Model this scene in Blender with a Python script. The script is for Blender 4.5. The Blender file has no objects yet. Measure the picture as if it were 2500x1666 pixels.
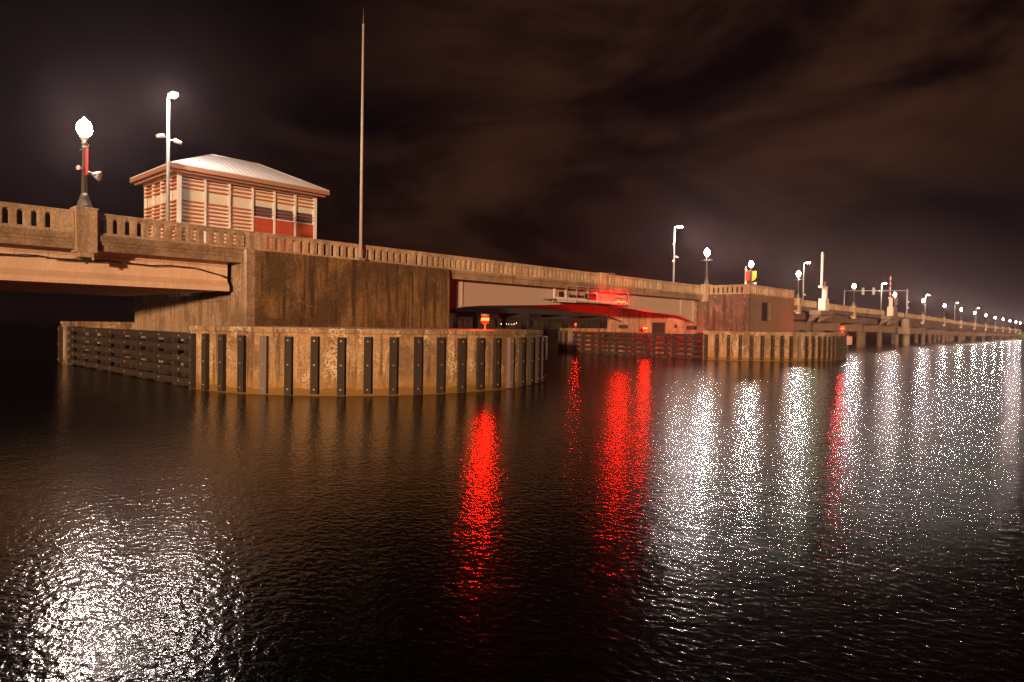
import bpy, bmesh, math, random
from mathutils import Vector, Matrix
random.seed(7)
SC = bpy.context.scene
COL = SC.collection
R = math.radians

# ------------------------------------------------------------------ camera
YAW, PITCH, ROLL, EYE = 0.7420, -0.0246, 0.0173, 3.4
cam = bpy.data.cameras.new('camera')
cam.lens = 36.0 * 1606.39 / 2500.0
cam.sensor_width = 36.0
cam.clip_start, cam.clip_end = 0.1, 9000
camo = bpy.data.objects.new('camera', cam)
COL.objects.link(camo)
F = Vector((math.cos(YAW) * math.cos(PITCH), math.sin(YAW) * math.cos(PITCH), math.sin(PITCH)))
Rt = Vector((math.sin(YAW), -math.cos(YAW), 0))
Up = Rt.cross(F)
cr, sr = math.cos(ROLL), math.sin(ROLL)
ax, ay = Rt * cr + Up * sr, Up * cr - Rt * sr
m = Matrix((ax, ay, -F)).transposed().to_4x4()
m.translation = (0, 0, EYE)
camo.matrix_world = m
SC.camera = camo

# ------------------------------------------------------------------ exposure
SC.view_settings.view_transform = 'Standard'
SC.view_settings.look = 'None'
SC.view_settings.exposure = 0.4
SC.view_settings.gamma = 1.0
SC.render.engine = 'CYCLES'
SC.cycles.use_denoising = True
SC.cycles.denoiser = 'OPENIMAGEDENOISE'
SC.cycles.denoising_prefilter = 'NONE'
SC.cycles.use_adaptive_sampling = False
SC.cycles.use_light_tree = True
SC.cycles.volume_bounces = 0
WAVE = 0.74
HAZE = 0.00025
SC.cycles.max_bounces = 6
SC.cycles.diffuse_bounces = 3
SC.cycles.glossy_bounces = 3
SC.cycles.sample_clamp_indirect = 6.0
SC.cycles.sample_clamp_direct = 70.0
SC.cycles.caustics_reflective = False
SC.cycles.caustics_refractive = False

# ------------------------------------------------------------------ night sky
W = bpy.data.worlds.new('World')
SC.world = W
W.use_nodes = True
wn, wl = W.node_tree.nodes, W.node_tree.links
wn.clear()
out = wn.new('ShaderNodeOutputWorld')
bg = wn.new('ShaderNodeBackground')
tc = wn.new('ShaderNodeTexCoord')
mp = wn.new('ShaderNodeMapping')
mp.inputs['Location'].default_value = (3.1, 0.4, 1.7)
mp.inputs['Rotation'].default_value = (0.25, 0.15, 0.5)
mp.inputs['Scale'].default_value = (1.5, 1.5, 3.4)
nz = wn.new('ShaderNodeTexNoise')
nz.inputs['Scale'].default_value = 1.9
nz.inputs['Detail'].default_value = 5.0
nz.inputs['Roughness'].default_value = 0.55
nz.inputs['Distortion'].default_value = 0.5
rp = wn.new('ShaderNodeValToRGB')
rp.color_ramp.interpolation = 'EASE'
rp.color_ramp.elements[0].position = 0.40
rp.color_ramp.elements[0].color = (0.0034, 0.0010, 0.0013, 1)
rp.color_ramp.elements[1].position = 0.70
rp.color_ramp.elements[1].color = (0.030, 0.0118, 0.0062, 1)
# the cloud deck is lit by the town to the right (+X); towards +Y it is open, nearly black sky
sx = wn.new('ShaderNodeSeparateXYZ')
mr = wn.new('ShaderNodeMapRange'); mr.interpolation_type = 'SMOOTHSTEP'
mr.inputs['From Min'].default_value = 0.30; mr.inputs['From Max'].default_value = 0.85
mr.inputs['To Min'].default_value = 0.16; mr.inputs['To Max'].default_value = 1.0
wl.new(tc.outputs['Generated'], sx.inputs[0]); wl.new(sx.outputs['X'], mr.inputs['Value'])
bg.inputs['Strength'].default_value = 1.0
wl.new(tc.outputs['Generated'], mp.inputs['Vector'])
wl.new(mp.outputs['Vector'], nz.inputs['Vector'])
wl.new(nz.outputs['Fac'], rp.inputs['Fac'])
mxw = wn.new('ShaderNodeMix'); mxw.data_type = 'RGBA'
mxw.inputs['A'].default_value = (0.0018, 0.0009, 0.0015, 1)
mr2 = wn.new('ShaderNodeMapRange'); mr2.interpolation_type = 'SMOOTHSTEP'
mr2.inputs['From Min'].default_value = 0.935; mr2.inputs['From Max'].default_value = 0.995
mr2.inputs['To Min'].default_value = 1.0; mr2.inputs['To Max'].default_value = 0.22
wl.new(sx.outputs['X'], mr2.inputs['Value'])
mm = wn.new('ShaderNodeMath'); mm.operation = 'MULTIPLY'
wl.new(mr.outputs['Result'], mm.inputs[0]); wl.new(mr2.outputs['Result'], mm.inputs[1])
wl.new(mm.outputs[0], mxw.inputs['Factor']); wl.new(rp.outputs['Color'], mxw.inputs['B'])
wl.new(mxw.outputs['Result'], bg.inputs['Color'])
wl.new(bg.outputs['Background'], out.inputs['Surface'])

# ------------------------------------------------------------------ one low warm lamp from the shore side
sun = bpy.data.lights.new('sun', 'SUN')
sun.energy = 3.9
sun.angle = R(1.5)
sun.color = (1.0, 0.55, 0.28)
suno = bpy.data.objects.new('sun', sun)
COL.objects.link(suno)
SUN_DIR = Vector((-0.83, -0.56, 0.045)).normalized()
suno.rotation_euler = SUN_DIR.to_track_quat('Z', 'Y').to_euler()

# ================================================================== helpers
def lerp(a, b, t): return a + (b - a) * t


class MB:
    """collects shapes in world space; build() links them as one mesh object"""
    def __init__(s): s.v, s.f, s.m, s.M, s.s = [], [], [], None, []

    def add(s, vs, fs, m=0, smooth=False):
        k = len(s.v)
        for v in vs:
            v = Vector(v)
            s.v.append(s.M @ v if s.M else v)
        for f in fs:
            s.f.append([k + i for i in f]); s.m.append(m); s.s.append(smooth)
        return s

    def box(s, x0, x1, y0, y1, z0, z1, m=0):
        vs = [(x, y, z) for z in (z0, z1) for y in (y0, y1) for x in (x0, x1)]
        return s.add(vs, [(0, 2, 3, 1), (4, 5, 7, 6), (0, 1, 5, 4), (2, 6, 7, 3), (0, 4, 6, 2), (1, 3, 7, 5)], m)

    def prism(s, poly, a0, a1, axis='y', m=0):
        n = len(poly)
        def P(p, a):
            if axis == 'y': return (p[0], a, p[1])
            if axis == 'x': return (a, p[0], p[1])
            return (p[0], p[1], a)
        vs = [P(p, a0) for p in poly] + [P(p, a1) for p in poly]
        fs = [list(range(n))[::-1], list(range(n, 2 * n))] + [(i, (i + 1) % n, n + (i + 1) % n, n + i) for i in range(n)]
        return s.add(vs, fs, m)

    def tube(s, p0, p1, r0, r1=None, n=12, m=0, caps=True, smooth=True):
        r1 = r0 if r1 is None else r1
        p0, p1 = Vector(p0), Vector(p1)
        d = (p1 - p0).normalized()
        u = d.orthogonal().normalized(); w = d.cross(u)
        vs = []
        for p, r in ((p0, r0), (p1, r1)):
            for i in range(n):
                a = 2 * math.pi * i / n
                vs.append(p + (u * math.cos(a) + w * math.sin(a)) * r)
        s.add(vs, [(i, (i + 1) % n, n + (i + 1) % n, n + i) for i in range(n)], m, smooth)
        if caps:
            s.add(vs[:n], [list(range(n))[::-1]], m); s.add(vs[n:], [list(range(n))], m)
        return s

    def path(s, pts, r, n=8, m=0):
        for a, b in zip(pts[:-1], pts[1:]): s.tube(a, b, r, r, n, m)
        return s

    def lathe(s, prof, c=(0, 0, 0), n=16, m=0, smooth=True):
        c = Vector(c); vs = []
        for r, z in prof:
            for i in range(n):
                a = 2 * math.pi * (i + .5) / n
                vs.append(c + Vector((r * math.cos(a), r * math.sin(a), z)))
        fs = []
        for j in range(len(prof) - 1):
            for i in range(n):
                fs.append((j * n + i, j * n + (i + 1) % n, (j + 1) * n + (i + 1) % n, (j + 1) * n + i))
        s.add(vs, fs, m, smooth)
        s.add(vs[:n], [list(range(n))[::-1]], m); s.add(vs[-n:], [list(range(n))], m)
        return s

    def ball(s, c, r, n=12, m=0, sz=1.0):
        prof = [(max(.001, r * math.sin(math.pi * j / 8)), -r * sz * math.cos(math.pi * j / 8)) for j in range(9)]
        return s.lathe(prof, c, n, m)

    def build(s, name, mats, parent=None, bevel=0.0):
        off = parent_loc(parent)
        me = bpy.data.meshes.new(name)
        me.from_pydata([tuple(v - off) for v in s.v], [], s.f)
        for i, p in enumerate(me.polygons):
            p.material_index = s.m[i]; p.use_smooth = s.s[i]
        me.validate()
        bm = bmesh.new(); bm.from_mesh(me)
        bmesh.ops.remove_doubles(bm, verts=bm.verts, dist=1e-5) if not bevel else None
        bmesh.ops.recalc_face_normals(bm, faces=bm.faces)
        bm.to_mesh(me); bm.free()
        for mt in (mats if isinstance(mats, (list, tuple)) else [mats]): me.materials.append(mt)
        o = bpy.data.objects.new(name, me)
        COL.objects.link(o)
        if parent: o.parent = parent
        if bevel:
            b = o.modifiers.new('edge', 'BEVEL')
            b.width = bevel; b.segments = 2; b.limit_method = 'ANGLE'; b.angle_limit = R(40)
        return o


def parent_loc(p):
    off = Vector((0, 0, 0))
    while p is not None:
        off += p.location; p = p.parent
    return off


def thing(name, label, cat, loc=(0, 0, 0), group=None):
    o = bpy.data.objects.new(name, None)
    o.empty_display_size = .3
    COL.objects.link(o); o.location = loc
    return tag(o, label, cat, group)


def tag(o, label=None, cat=None, group=None, kind=None):
    if label: o['label'] = label
    if cat: o['category'] = cat
    if group: o['group'] = group
    if kind: o['kind'] = kind
    return o


def copy_tree(o, parent=None, loc=None, label=None):
    c = o.copy(); COL.objects.link(c)
    if parent: c.parent = parent
    if loc is not None: c.location = loc
    if label: c['label'] = label
    for ch in list(o.children): copy_tree(ch, c)
    return c

# ================================================================== materials
def new_mat(name):
    mt = bpy.data.materials.new(name); mt.use_nodes = True
    nt = mt.node_tree
    return mt, nt.nodes, nt.links, nt.nodes['Principled BSDF']


def plain(name, c, rough=0.6, metal=0.0, var=0.25, scale=3.0, bump=0.0):
    mt, n, l, b = new_mat(name)
    t = n.new('ShaderNodeTexCoord'); z = n.new('ShaderNodeTexNoise')
    z.inputs['Scale'].default_value = scale; z.inputs['Detail'].default_value = 6
    z.inputs['Roughness'].default_value = .65
    mx = n.new('ShaderNodeMix'); mx.data_type = 'RGBA'
    mx.inputs['A'].default_value = tuple(x * (1 - var) for x in c) + (1,)
    mx.inputs['B'].default_value = tuple(min(1, x * (1 + var)) for x in c) + (1,)
    l.new(t.outputs['Object'], z.inputs['Vector']); l.new(z.outputs['Fac'], mx.inputs['Factor'])
    l.new(mx.outputs['Result'], b.inputs['Base Color'])
    b.inputs['Roughness'].default_value = rough; b.inputs['Metallic'].default_value = metal
    if bump:
        bp = n.new('ShaderNodeBump'); bp.inputs['Strength'].default_value = bump; bp.inputs['Distance'].default_value = .03
        l.new(z.outputs['Fac'], bp.inputs['Height']); l.new(bp.outputs['Normal'], b.inputs['Normal'])
    return mt


def concrete(name, base, stain, amount=0.5, streak=1.0, light=None, lightamt=.5, scale=1.0, lifts=0.0, tide=False, cracks=False, grain=1.0, sharp=(.43, .60)):
    """weathered cast concrete: blotches, vertical run-off streaks, pour lines, pale efflorescence, cracks, tide mark"""
    mt, n, l, b = new_mat(name)
    t = n.new('ShaderNodeTexCoord')

    def noise(sc, det, vec_scale=(1, 1, 1), rough=.62, dist=0.0):
        mpg = n.new('ShaderNodeMapping'); mpg.inputs['Scale'].default_value = vec_scale
        z = n.new('ShaderNodeTexNoise'); z.inputs['Scale'].default_value = sc * scale
        z.inputs['Detail'].default_value = det; z.inputs['Roughness'].default_value = rough
        z.inputs['Distortion'].default_value = dist
        l.new(t.outputs['Object'], mpg.inputs['Vector']); l.new(mpg.outputs['Vector'], z.inputs['Vector'])
        return z.outputs['Fac']

    def ramp(f, a, bb, lo=0.0, hi=1.0):
        r = n.new('ShaderNodeMapRange'); r.interpolation_type = 'SMOOTHSTEP'
        r.inputs['From Min'].default_value = a; r.inputs['From Max'].default_value = bb
        r.inputs['To Min'].default_value = lo; r.inputs['To Max'].default_value = hi
        l.new(f, r.inputs['Value']); return r.outputs['Result']

    def mth(op, a, bb):
        q = n.new('ShaderNodeMath'); q.operation = op; q.use_clamp = True
        for i, x in enumerate((a, bb)):
            if isinstance(x, (int, float)): q.inputs[i].default_value = x
            else: l.new(x, q.inputs[i])
        return q.outputs[0]

    def mix(fac, a, bb):
        q = n.new('ShaderNodeMix'); q.data_type = 'RGBA'
        if isinstance(fac, (int, float)): q.inputs['Factor'].default_value = fac
        else: l.new(fac, q.inputs['Factor'])
        for nm, x in (('A', a), ('B', bb)):
            if isinstance(x, tuple): q.inputs[nm].default_value = x + (1,)
            else: l.new(x, q.inputs[nm])
        return q.outputs['Result']
    big = noise(.35, 5)
    fine = noise(9, 6)
    stk = noise(2.4, 6, (1, 1, .06), .72)
    f1 = mth('MULTIPLY', ramp(big, sharp[0], sharp[1]), amount * .8)
    f2 = mth('MULTIPLY', ramp(stk, .45, .62), amount * streak)
    fac = mth('MAXIMUM', f1, f2)
    col = mix(fac, base, stain)
    spk = ramp(fine, .3, .75, -.25 * grain, .35 * grain)
    hsv = n.new('ShaderNodeHueSaturation')
    vv = mth('ADD', spk, 0); q = n.new('ShaderNodeMath'); q.operation = 'ADD'; q.inputs[1].default_value = .95
    l.new(spk, q.inputs[0]); l.new(q.outputs[0], hsv.inputs['Value'])
    l.new(col, hsv.inputs['Color']); col = hsv.outputs['Color']
    if lifts:
        sx = n.new('ShaderNodeSeparateXYZ'); l.new(t.outputs['Object'], sx.inputs[0])
        w = n.new('ShaderNodeMath'); w.operation = 'MODULO'; w.inputs[1].default_value = 1.25
        ad = n.new('ShaderNodeMath'); ad.operation = 'ADD'; ad.inputs[1].default_value = 20.3
        l.new(sx.outputs['Z'], ad.inputs[0]); l.new(ad.outputs[0], w.inputs[0])
        ln = mth('MULTIPLY', ramp(w.outputs[0], .0, .03, 1, 0), ramp(noise(.8, 4), .45, .6))
        # short dark vertical dribbles along form joints
        wx = n.new('ShaderNodeMath'); wx.operation = 'MODULO'; wx.inputs[1].default_value = 2.42
        ax_ = n.new('ShaderNodeMath'); ax_.operation = 'ADD'; ax_.inputs[1].default_value = 40.7
        l.new(sx.outputs['X'], ax_.inputs[0]); l.new(ax_.outputs[0], wx.inputs[0])
        lv = mth('MULTIPLY', ramp(wx.outputs[0], .05, .11, 1, 0), ramp(noise(.6, 5, (1, 1, .6)), .47, .58))
        col = mix(mth('MULTIPLY', mth('MAXIMUM', ln, lv), lifts), col, tuple(x * .25 for x in stain))
    if light:
        lf = mth('MULTIPLY', ramp(noise(.9, 8, (1, 1, .5), .72, .6), .53, .60), ramp(fine, .44, .54))
        col = mix(mth('MULTIPLY', lf, lightamt), col, light)
    if cracks:
        mpg = n.new('ShaderNodeMapping'); mpg.inputs['Scale'].default_value = (.55, .55, .16)
        dn = n.new('ShaderNodeTexNoise'); dn.inputs['Scale'].default_value = 1.3; dn.inputs['Detail'].default_value = 5
        l.new(t.outputs['Object'], dn.inputs['Vector'])
        va = n.new('ShaderNodeVectorMath'); va.operation = 'MULTIPLY_ADD'
        va.inputs[1].default_value = (.9, .9, .5)
        l.new(dn.outputs['Color'], va.inputs[0]); l.new(t.outputs['Object'], va.inputs[2])
        l.new(va.outputs[0], mpg.inputs['Vector'])
        vo = n.new('ShaderNodeTexVoronoi'); vo.feature = 'DISTANCE_TO_EDGE'; vo.inputs['Scale'].default_value = .75
        l.new(mpg.outputs['Vector'], vo.inputs['Vector'])
        ck = mth('MULTIPLY', ramp(vo.outputs['Distance'], .0015, .005, .4, 0), ramp(noise(.5, 3), .5, .62))
        ck = mth('MULTIPLY', ck, ramp(fine, .35, .55))
        col = mix(ck, col, light or (.6, .5, .4))
    if tide:
        sx = n.new('ShaderNodeSeparateXYZ')
        ge = n.new('ShaderNodeNewGeometry'); l.new(ge.outputs['Position'], sx.inputs[0])
        aa = n.new('ShaderNodeMath'); aa.operation = 'MULTIPLY_ADD'; aa.inputs[1].default_value = -.5
        l.new(noise(1.5, 4), aa.inputs[0]); l.new(sx.outputs['Z'], aa.inputs[2])
        tb = ramp(aa.outputs[0], .02, .10, 1, 0)
        col = mix(tb, col, (.018, .015, .010))
        ta = mth('MULTIPLY', ramp(aa.outputs[0], .1, .8, 1, 0), .6)
        col = mix(ta, col, (base[0] * .72, base[1] * .58, base[2] * .22))
    l.new(col, b.inputs['Base Color'])
    b.inputs['Roughness'].default_value = .85
    bp = n.new('ShaderNodeBump'); bp.inputs['Strength'].default_value = .25 * grain; bp.inputs['Distance'].default_value = .02
    l.new(fine, bp.inputs['Height']); l.new(bp.outputs['Normal'], b.inputs['Normal'])
    return mt


def glow(name, c, strength):
    mt, n, l, b = new_mat(name)
    b.inputs['Base Color'].default_value = (.6 * c[0], .6 * c[1], .6 * c[2], 1)
    b.inputs['Emission Color'].default_value = c + (1,)
    b.inputs['Emission Strength'].default_value = strength
    mt.cycles.emission_sampling = 'FRONT'
    return mt


def wood(name, c, var=.35, axis_scale=(1, 1, .08), rough=.8):
    mt, n, l, b = new_mat(name)
    t = n.new('ShaderNodeTexCoord'); mpg = n.new('ShaderNodeMapping'); mpg.inputs['Scale'].default_value = axis_scale
    z = n.new('ShaderNodeTexNoise'); z.inputs['Scale'].default_value = 9; z.inputs['Detail'].default_value = 6
    mx = n.new('ShaderNodeMix'); mx.data_type = 'RGBA'
    mx.inputs['A'].default_value = tuple(x * (1 - var) for x in c) + (1,)
    mx.inputs['B'].default_value = tuple(x * (1 + var) for x in c) + (1,)
    l.new(t.outputs['Object'], mpg.inputs['Vector']); l.new(mpg.outputs['Vector'], z.inputs['Vector'])
    l.new(z.outputs['Fac'], mx.inputs['Factor']); l.new(mx.outputs['Result'], b.inputs['Base Color'])
    b.inputs['Roughness'].default_value = rough
    return mt

M = {}
M['rail'] = concrete('balustrade concrete', (.50, .40, .28), (.22, .16, .105), .8, .9)
M['fascia'] = concrete('edge beam concrete', (.36, .27, .18), (.13, .09, .055), .9, .8)
M['beam'] = concrete('girder concrete', (.80, .62, .47), (.56, .42, .30), .6, .6, grain=.25)
M['pierwall'] = concrete('stained pier concrete', (.20, .132, .058), (.045, .029, .013), .95, 1.0, (.42, .33, .20), .14, 1.0, .8, cracks=True, sharp=(.44, .58))
M['pierside'] = concrete('pier side concrete', (.36, .27, .19), (.13, .09, .058), .85, .95, (.5, .42, .33), .5)
M['pierright'] = concrete('right pier concrete', (.17, .115, .09), (.07, .042, .03), .95, 1.2, (.5, .4, .34), .5, 1.0, .4, cracks=True)
M['pierplain'] = concrete('right pier front concrete', (.20, .145, .095), (.12, .085, .055), .5, .5)
M['fender'] = concrete('fender concrete', (.44, .31, .18), (.13, .082, .04), .95, 1.0, (.80, .68, .48), .6, 1.0, 0, tide=True)
M['viaduct'] = concrete('viaduct concrete', (.17, .125, .095), (.08, .058, .042), .8, .7)
M['bridgeshade'] = plain('shade darkened far bridge', (.022, .016, .014), .8)  # night shade put into the colour, so the sun lamp barely shows the bridge
M['steel'] = plain('grey painted steel', (.42, .35, .31), .5, 0, .07, .8)
M['steelred'] = plain('bridge steel interior', (.40, .33, .30), .55, 0, .12, .8)
M['galv'] = plain('galvanised steel', (.27, .27, .26), .55, .3, .15)
M['white'] = plain('white painted metal', (.66, .64, .60), .5, 0, .06)
M['cream'] = plain('cream roller blind', (.60, .56, .44), .8, 0, .05)
M['cedar'] = wood('cedar slats', (.42, .112, .034), .3, (.08, 1, 1))
M['cedarside'] = wood('cedar slats', (.42, .112, .034), .3, (1, .08, 1))
M['bracket'] = concrete('bracket concrete', (.24, .185, .14), (.12, .09, .065), .7, .6)
M['mastgrey'] = plain('grey mast paint', (.40, .38, .35), .5)
M['redpanel'] = plain('red brown cladding', (.42, .070, .030), .55, 0, .1)
M['joint'] = plain('dark joint', (.05, .02, .015), .8)
M['roof'] = plain('standing seam roof metal', (.62, .60, .58), .42, .35, .08)
M['soffit'] = wood('timber eaves', (.29, .14, .075), .2, (.1, .1, 1))
M['glass'] = plain('dark window glass', (.10, .08, .12), .08, 0, .3)  # violet tint puts the reflection in the panes into the base colour
M['iron'] = plain('dark cast iron', (.10, .085, .06), .5, .2, .3)
M['timber'] = wood('dark rubbing timber', (.030, .023, .018), .4)
M['timbergrey'] = wood('weathered grey timber', (.17, .14, .14), .25)
M['timberbar'] = wood('fender waling timber', (.030, .023, .021), .35, (1, .08, 1))
M['bolt'] = plain('bolt steel', (.42, .39, .32), .5, .4, .1)
M['black'] = plain('black rubber', (.012, .011, .010), .6)
M['dark'] = plain('dark recess', (.020, .016, .013), .9)
M['louvre'] = plain('louvre vent', (.04, .028, .020), .7)
M['red'] = plain('red cloth', (.42, .030, .025), .8, 0, .1)
M['yellow'] = plain('yellow cloth', (.60, .38, .03), .8, 0, .1)
M['redpaint'] = plain('red paint', (.45, .045, .03), .5, 0, .1)
M['purple'] = plain('pale violet sign', (.42, .36, .50), .5, 0, .1)
M['orange'] = plain('orange sign', (.65, .22, .06), .5, 0, .1)
M['asphalt'] = plain('asphalt', (.05, .048, .045), .9, 0, .3, 20)
M['grass'] = plain('grass bank', (.07, .09, .025), .95, 0, .5, 1.5)
M['tree'] = plain('distant foliage', (.014, .014, .009), .95, 0, .5, .3)  # darker than real leaves: the colour carries the night shade on the wood
M['lamp'] = glow('lamp globe', (1.0, .79, .68), 600)
M['led'] = glow('luminaire panel', (1.0, .82, .74), 950)
M['ledgreen'] = glow('greenish luminaire panel', (.6, 1.0, .55), 200)
M['navred'] = glow('red lantern', (1.0, .00020, .00003), 420)
M['navmid'] = glow('channel red lantern', (1.0, .00014, .00002), 700)
M['navend'] = glow('end red lantern', (1.0, .00012, .00002), 450)
M['navnear'] = glow('nearest red lantern', (1.0, .00020, .00002), 330)
M['navdim'] = glow('dim red lantern', (1.0, .0003, .0001), 250)
M['navhot'] = glow('overexposed centre of red lantern', (1.0, .0032, .0006), 420)
M['speck'] = glow('far lamp', (1.0, .75, .6), 30)

# ================================================================== water
def water_mat():
    mt, n, l, b = new_mat('night water')
    b.inputs['Base Color'].default_value = (.0035, .0022, .0015, 1)
    b.inputs['Roughness'].default_value = .145
    b.inputs['IOR'].default_value = 1.333
    t = n.new('ShaderNodeTexCoord')
    hs = []
    for sc, st, det, wt in ((.55, (1, 1.0, 1), 2, .022), (2.6, (1, .8, 1), 2, .014), (9.0, (1, .75, 1), 2, .0200), (20.0, (1, .8, 1), 1, .0030)):
        mpg = n.new('ShaderNodeMapping'); mpg.inputs['Scale'].default_value = st
        mpg.inputs['Rotation'].default_value = (0, 0, R(35))
        z = n.new('ShaderNodeTexNoise'); z.inputs['Scale'].default_value = sc; z.inputs['Detail'].default_value = det
        z.inputs['Roughness'].default_value = .5
        l.new(t.outputs['Object'], mpg.inputs['Vector']); l.new(mpg.outputs['Vector'], z.inputs['Vector'])
        q = n.new('ShaderNodeMath'); q.operation = 'MULTIPLY'; q.inputs[1].default_value = wt
        l.new(z.outputs['Fac'], q.inputs[0]); hs.append(q.outputs[0])
    a = n.new('ShaderNodeMath'); a.operation = 'ADD'; l.new(hs[0], a.inputs[0]); l.new(hs[1], a.inputs[1])
    a2 = n.new('ShaderNodeMath'); a2.operation = 'ADD'; l.new(a.outputs[0], a2.inputs[0]); l.new(hs[2], a2.inputs[1])
    bp = n.new('ShaderNodeBump'); bp.inputs['Strength'].default_value = 1.0; bp.inputs['Distance'].default_value = WAVE
    a3 = n.new('ShaderNodeMath'); a3.operation = 'ADD'; l.new(a2.outputs[0], a3.inputs[0]); l.new(hs[3], a3.inputs[1])
    l.new(a3.outputs[0], bp.inputs['Height']); l.new(bp.outputs['Normal'], b.inputs['Normal'])
    return mt

w = MB()
nseg = 64
w.add([(1500 * math.cos(2 * math.pi * i / nseg), 1500 * math.sin(2 * math.pi * i / nseg), 0) for i in range(nseg)], [list(range(nseg))])
tag(w.build('water', water_mat()), kind='structure')

# ================================================================== balustrade
ZR = 8.52           # top of the railing on the level part of the bridge

def comb(x0, x1, zb, zt, pitch, ow, zo0, zo1, off=0.0):
    """outline of a panel with arched openings that run down to its lower edge zb (a rail closes them)"""
    L = x1 - x0
    n = max(1, int(round(L / pitch))); p = L / n
    pts = [(x1, zt), (x0, zt), (x0, zb)]
    r = ow / 2
    for i in range(n):
        c = x0 + (i + .5) * p
        pts += [(c - r, zb), (c - r, zo1 - r)]
        for k in range(1, 6):
            a = math.pi - math.pi * k / 6
            pts.append((c + r * math.cos(a), zo1 - r + r * math.sin(a)))
        pts += [(c + r, zo1 - r), (c + r, zb)]
    pts.append((x1, zb))
    return pts


def rail(p0, p1, mat, parent, za=ZR, zb=None, ends=(.35, .35), pitch=.535, layers=3, name='balustrade', solid=False):
    """concrete balustrade from p0 to p1 (its right-hand side faces out); za/zb = top heights at both ends"""
    zb = za if zb is None else zb
    p0, p1 = Vector((p0[0], p0[1], 0)), Vector((p1[0], p1[1], 0))
    d = p1 - p0; L = d.length; d.normalize()
    mb = MB()
    a, b_ = ends
    def tf(mbx):
        # local: x along, y across (negative = outside), z relative to the top
        ang = math.atan2(d.y, d.x)
        for i, v in enumerate(mbx.v):
            z = v.z + lerp(za, zb, v.x / L)
            mbx.v[i] = Vector((p0.x + v.x * math.cos(ang) - v.y * math.sin(ang), p0.y + v.x * math.sin(ang) + v.y * math.cos(ang), z))
    mb.box(0, L, -.19, .19, -.075, 0)                        # cap
    mb.box(0, L, -.23, .20, -1.09, -.985)                    # plinth
    if solid:
        mb.box(0, L, -.10, .10, -.985, -.075)
        mb.box(0, L, -.14, -.1, -.22, -.075); mb.box(0, L, -.14, -.1, -.985, -.88)
    else:
        if a: mb.box(0, a, -.145, .145, -.985, -.075)
        if b_: mb.box(L - b_, L, -.145, .145, -.985, -.075)
        mb.box(a, L - b_, -.143, .143, -.985, -.94)
        mb.prism(comb(a, L - b_, -.94, -.075, pitch, .20, 0, -.255), -.055, .055)
        if layers == 3:
            mb.prism(comb(a, L - b_, -.94, -.075, pitch, .31, 0, -.205), -.135, -.055)
            mb.prism(comb(a, L - b_, -.94, -.075, pitch, .31, 0, -.205), .055, .135)
    tf(mb)
    return mb.build(name, mat, parent)

YR = 36.97          # near railing
YF = 49.0           # far railing
# ================================================================== left approach span
ap = thing('approach_span', 'pale concrete approach span carrying the road out of the photo at left', 'bridge span', (9, 38, 0))
MB().box(-40, 17.25, 36.75, 37.25, 6.66, 7.36).box(-40, 17.25, 36.63, 36.75, 7.12, 7.40).box(-40, 17.25, 36.69, 36.75, 6.95, 7.119).build('edge_beam', M['fascia'], ap, .015)
MB().box(-40, 17.7, 37.25, 54.4, 6.75, 7.25).build('deck', M['beam'], ap)
MB().box(-40, 33, 39.2, 47.2, 7.25, 7.30).build('roadway', M['asphalt'], ap)
MB().box(-40, 17.7, 54.4, 54.9, 6.6, 8.4).build('far_parapet', M['fascia'], ap)
for i in range(10):
    y = 38.05 + i * 1.82
    pr = [(y - .36, 5.05), (y + .30, 5.05), (y + .30, 5.35), (y + .10, 5.64), (y + .10, 6.3), (y + .45, 6.45), (y + .45, 6.75),
          (y - .10, 6.75), (y - .06, 5.66), (y - .36, 5.34)] if i == 0 else \
         [(y - .30, 5.05), (y + .30, 5.05), (y + .30, 5.30), (y + .10, 5.5), (y + .10, 6.3), (y + .45, 6.45), (y + .45, 6.75), (y - .45, 6.75),
          (y - .45, 6.45), (y - .10, 6.3), (y - .10, 5.5), (y - .30, 5.30)]
    MB().prism(pr, -40, 16.95, 'x').build('girder', M['beam'], ap)
rail((-40, 36.90), (9.05, 36.90), M['rail'], ap, 8.50, ends=(.4, .75))
rail((9.98, YR), (17.2, YR), M['rail'], ap, ends=(.05, .02))
# lamp pedestal
pd = MB().box(9.07, 9.97, 36.52, 37.42, 6.52, 8.6).box(9.03, 10.01, 36.48, 37.46, 8.6, 8.68)
pd.box(9.2, 9.84, 36.6, 37.3, 6.3, 6.52)
pd.build('pedestal', M['rail'], ap, .02)

# sagging cable and messenger wire hung along the approach
def sag(pts_x, y, zf, r, n):
    return [(x, y, zf(x)) for x in pts_x]
cb = MB()
xs = [-12 + i * .45 for i in range(65)]
cb.path([(x, 37.66, 6.24 + .035 * math.sin(x * 1.9) + .02 * math.sin(x * 4.3) - max(0, x - 14.6) ** 2 * .1) for x in xs if x < 16.9], .035)
cb.path([(9.5, 36.9, 6.28), (9.0, 37.3, 6.2), (8.1, 37.62, 6.16)], .02)
cb.path([(9.6, 36.9, 6.28), (9.9, 37.3, 6.2), (10.6, 37.62, 6.2)], .02)
cab = cb.build('cable', M['black'])
tag(cab, 'black wavy cable strung along the pale girder of the left approach span', 'cable')
wi = MB().path([(x, 37.6, 6.47 + .015 * math.sin(x)) for x in xs if x < 16.9], .010, 5)
for x in [-10 + 1.3 * i for i in range(20)]: wi.tube((x, 37.6, 6.47), (x, 37.66, 6.26), .008, n=5)
tag(wi.build('messenger_wire', M['black']), 'thin wire with short hangers above the wavy black cable', 'wire')
jb = MB().box(9.35, 9.75, 36.62, 36.95, 6.08, 6.29).tube((9.55, 36.7, 6.08), (9.55, 36.7, 5.98), .05)
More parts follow.
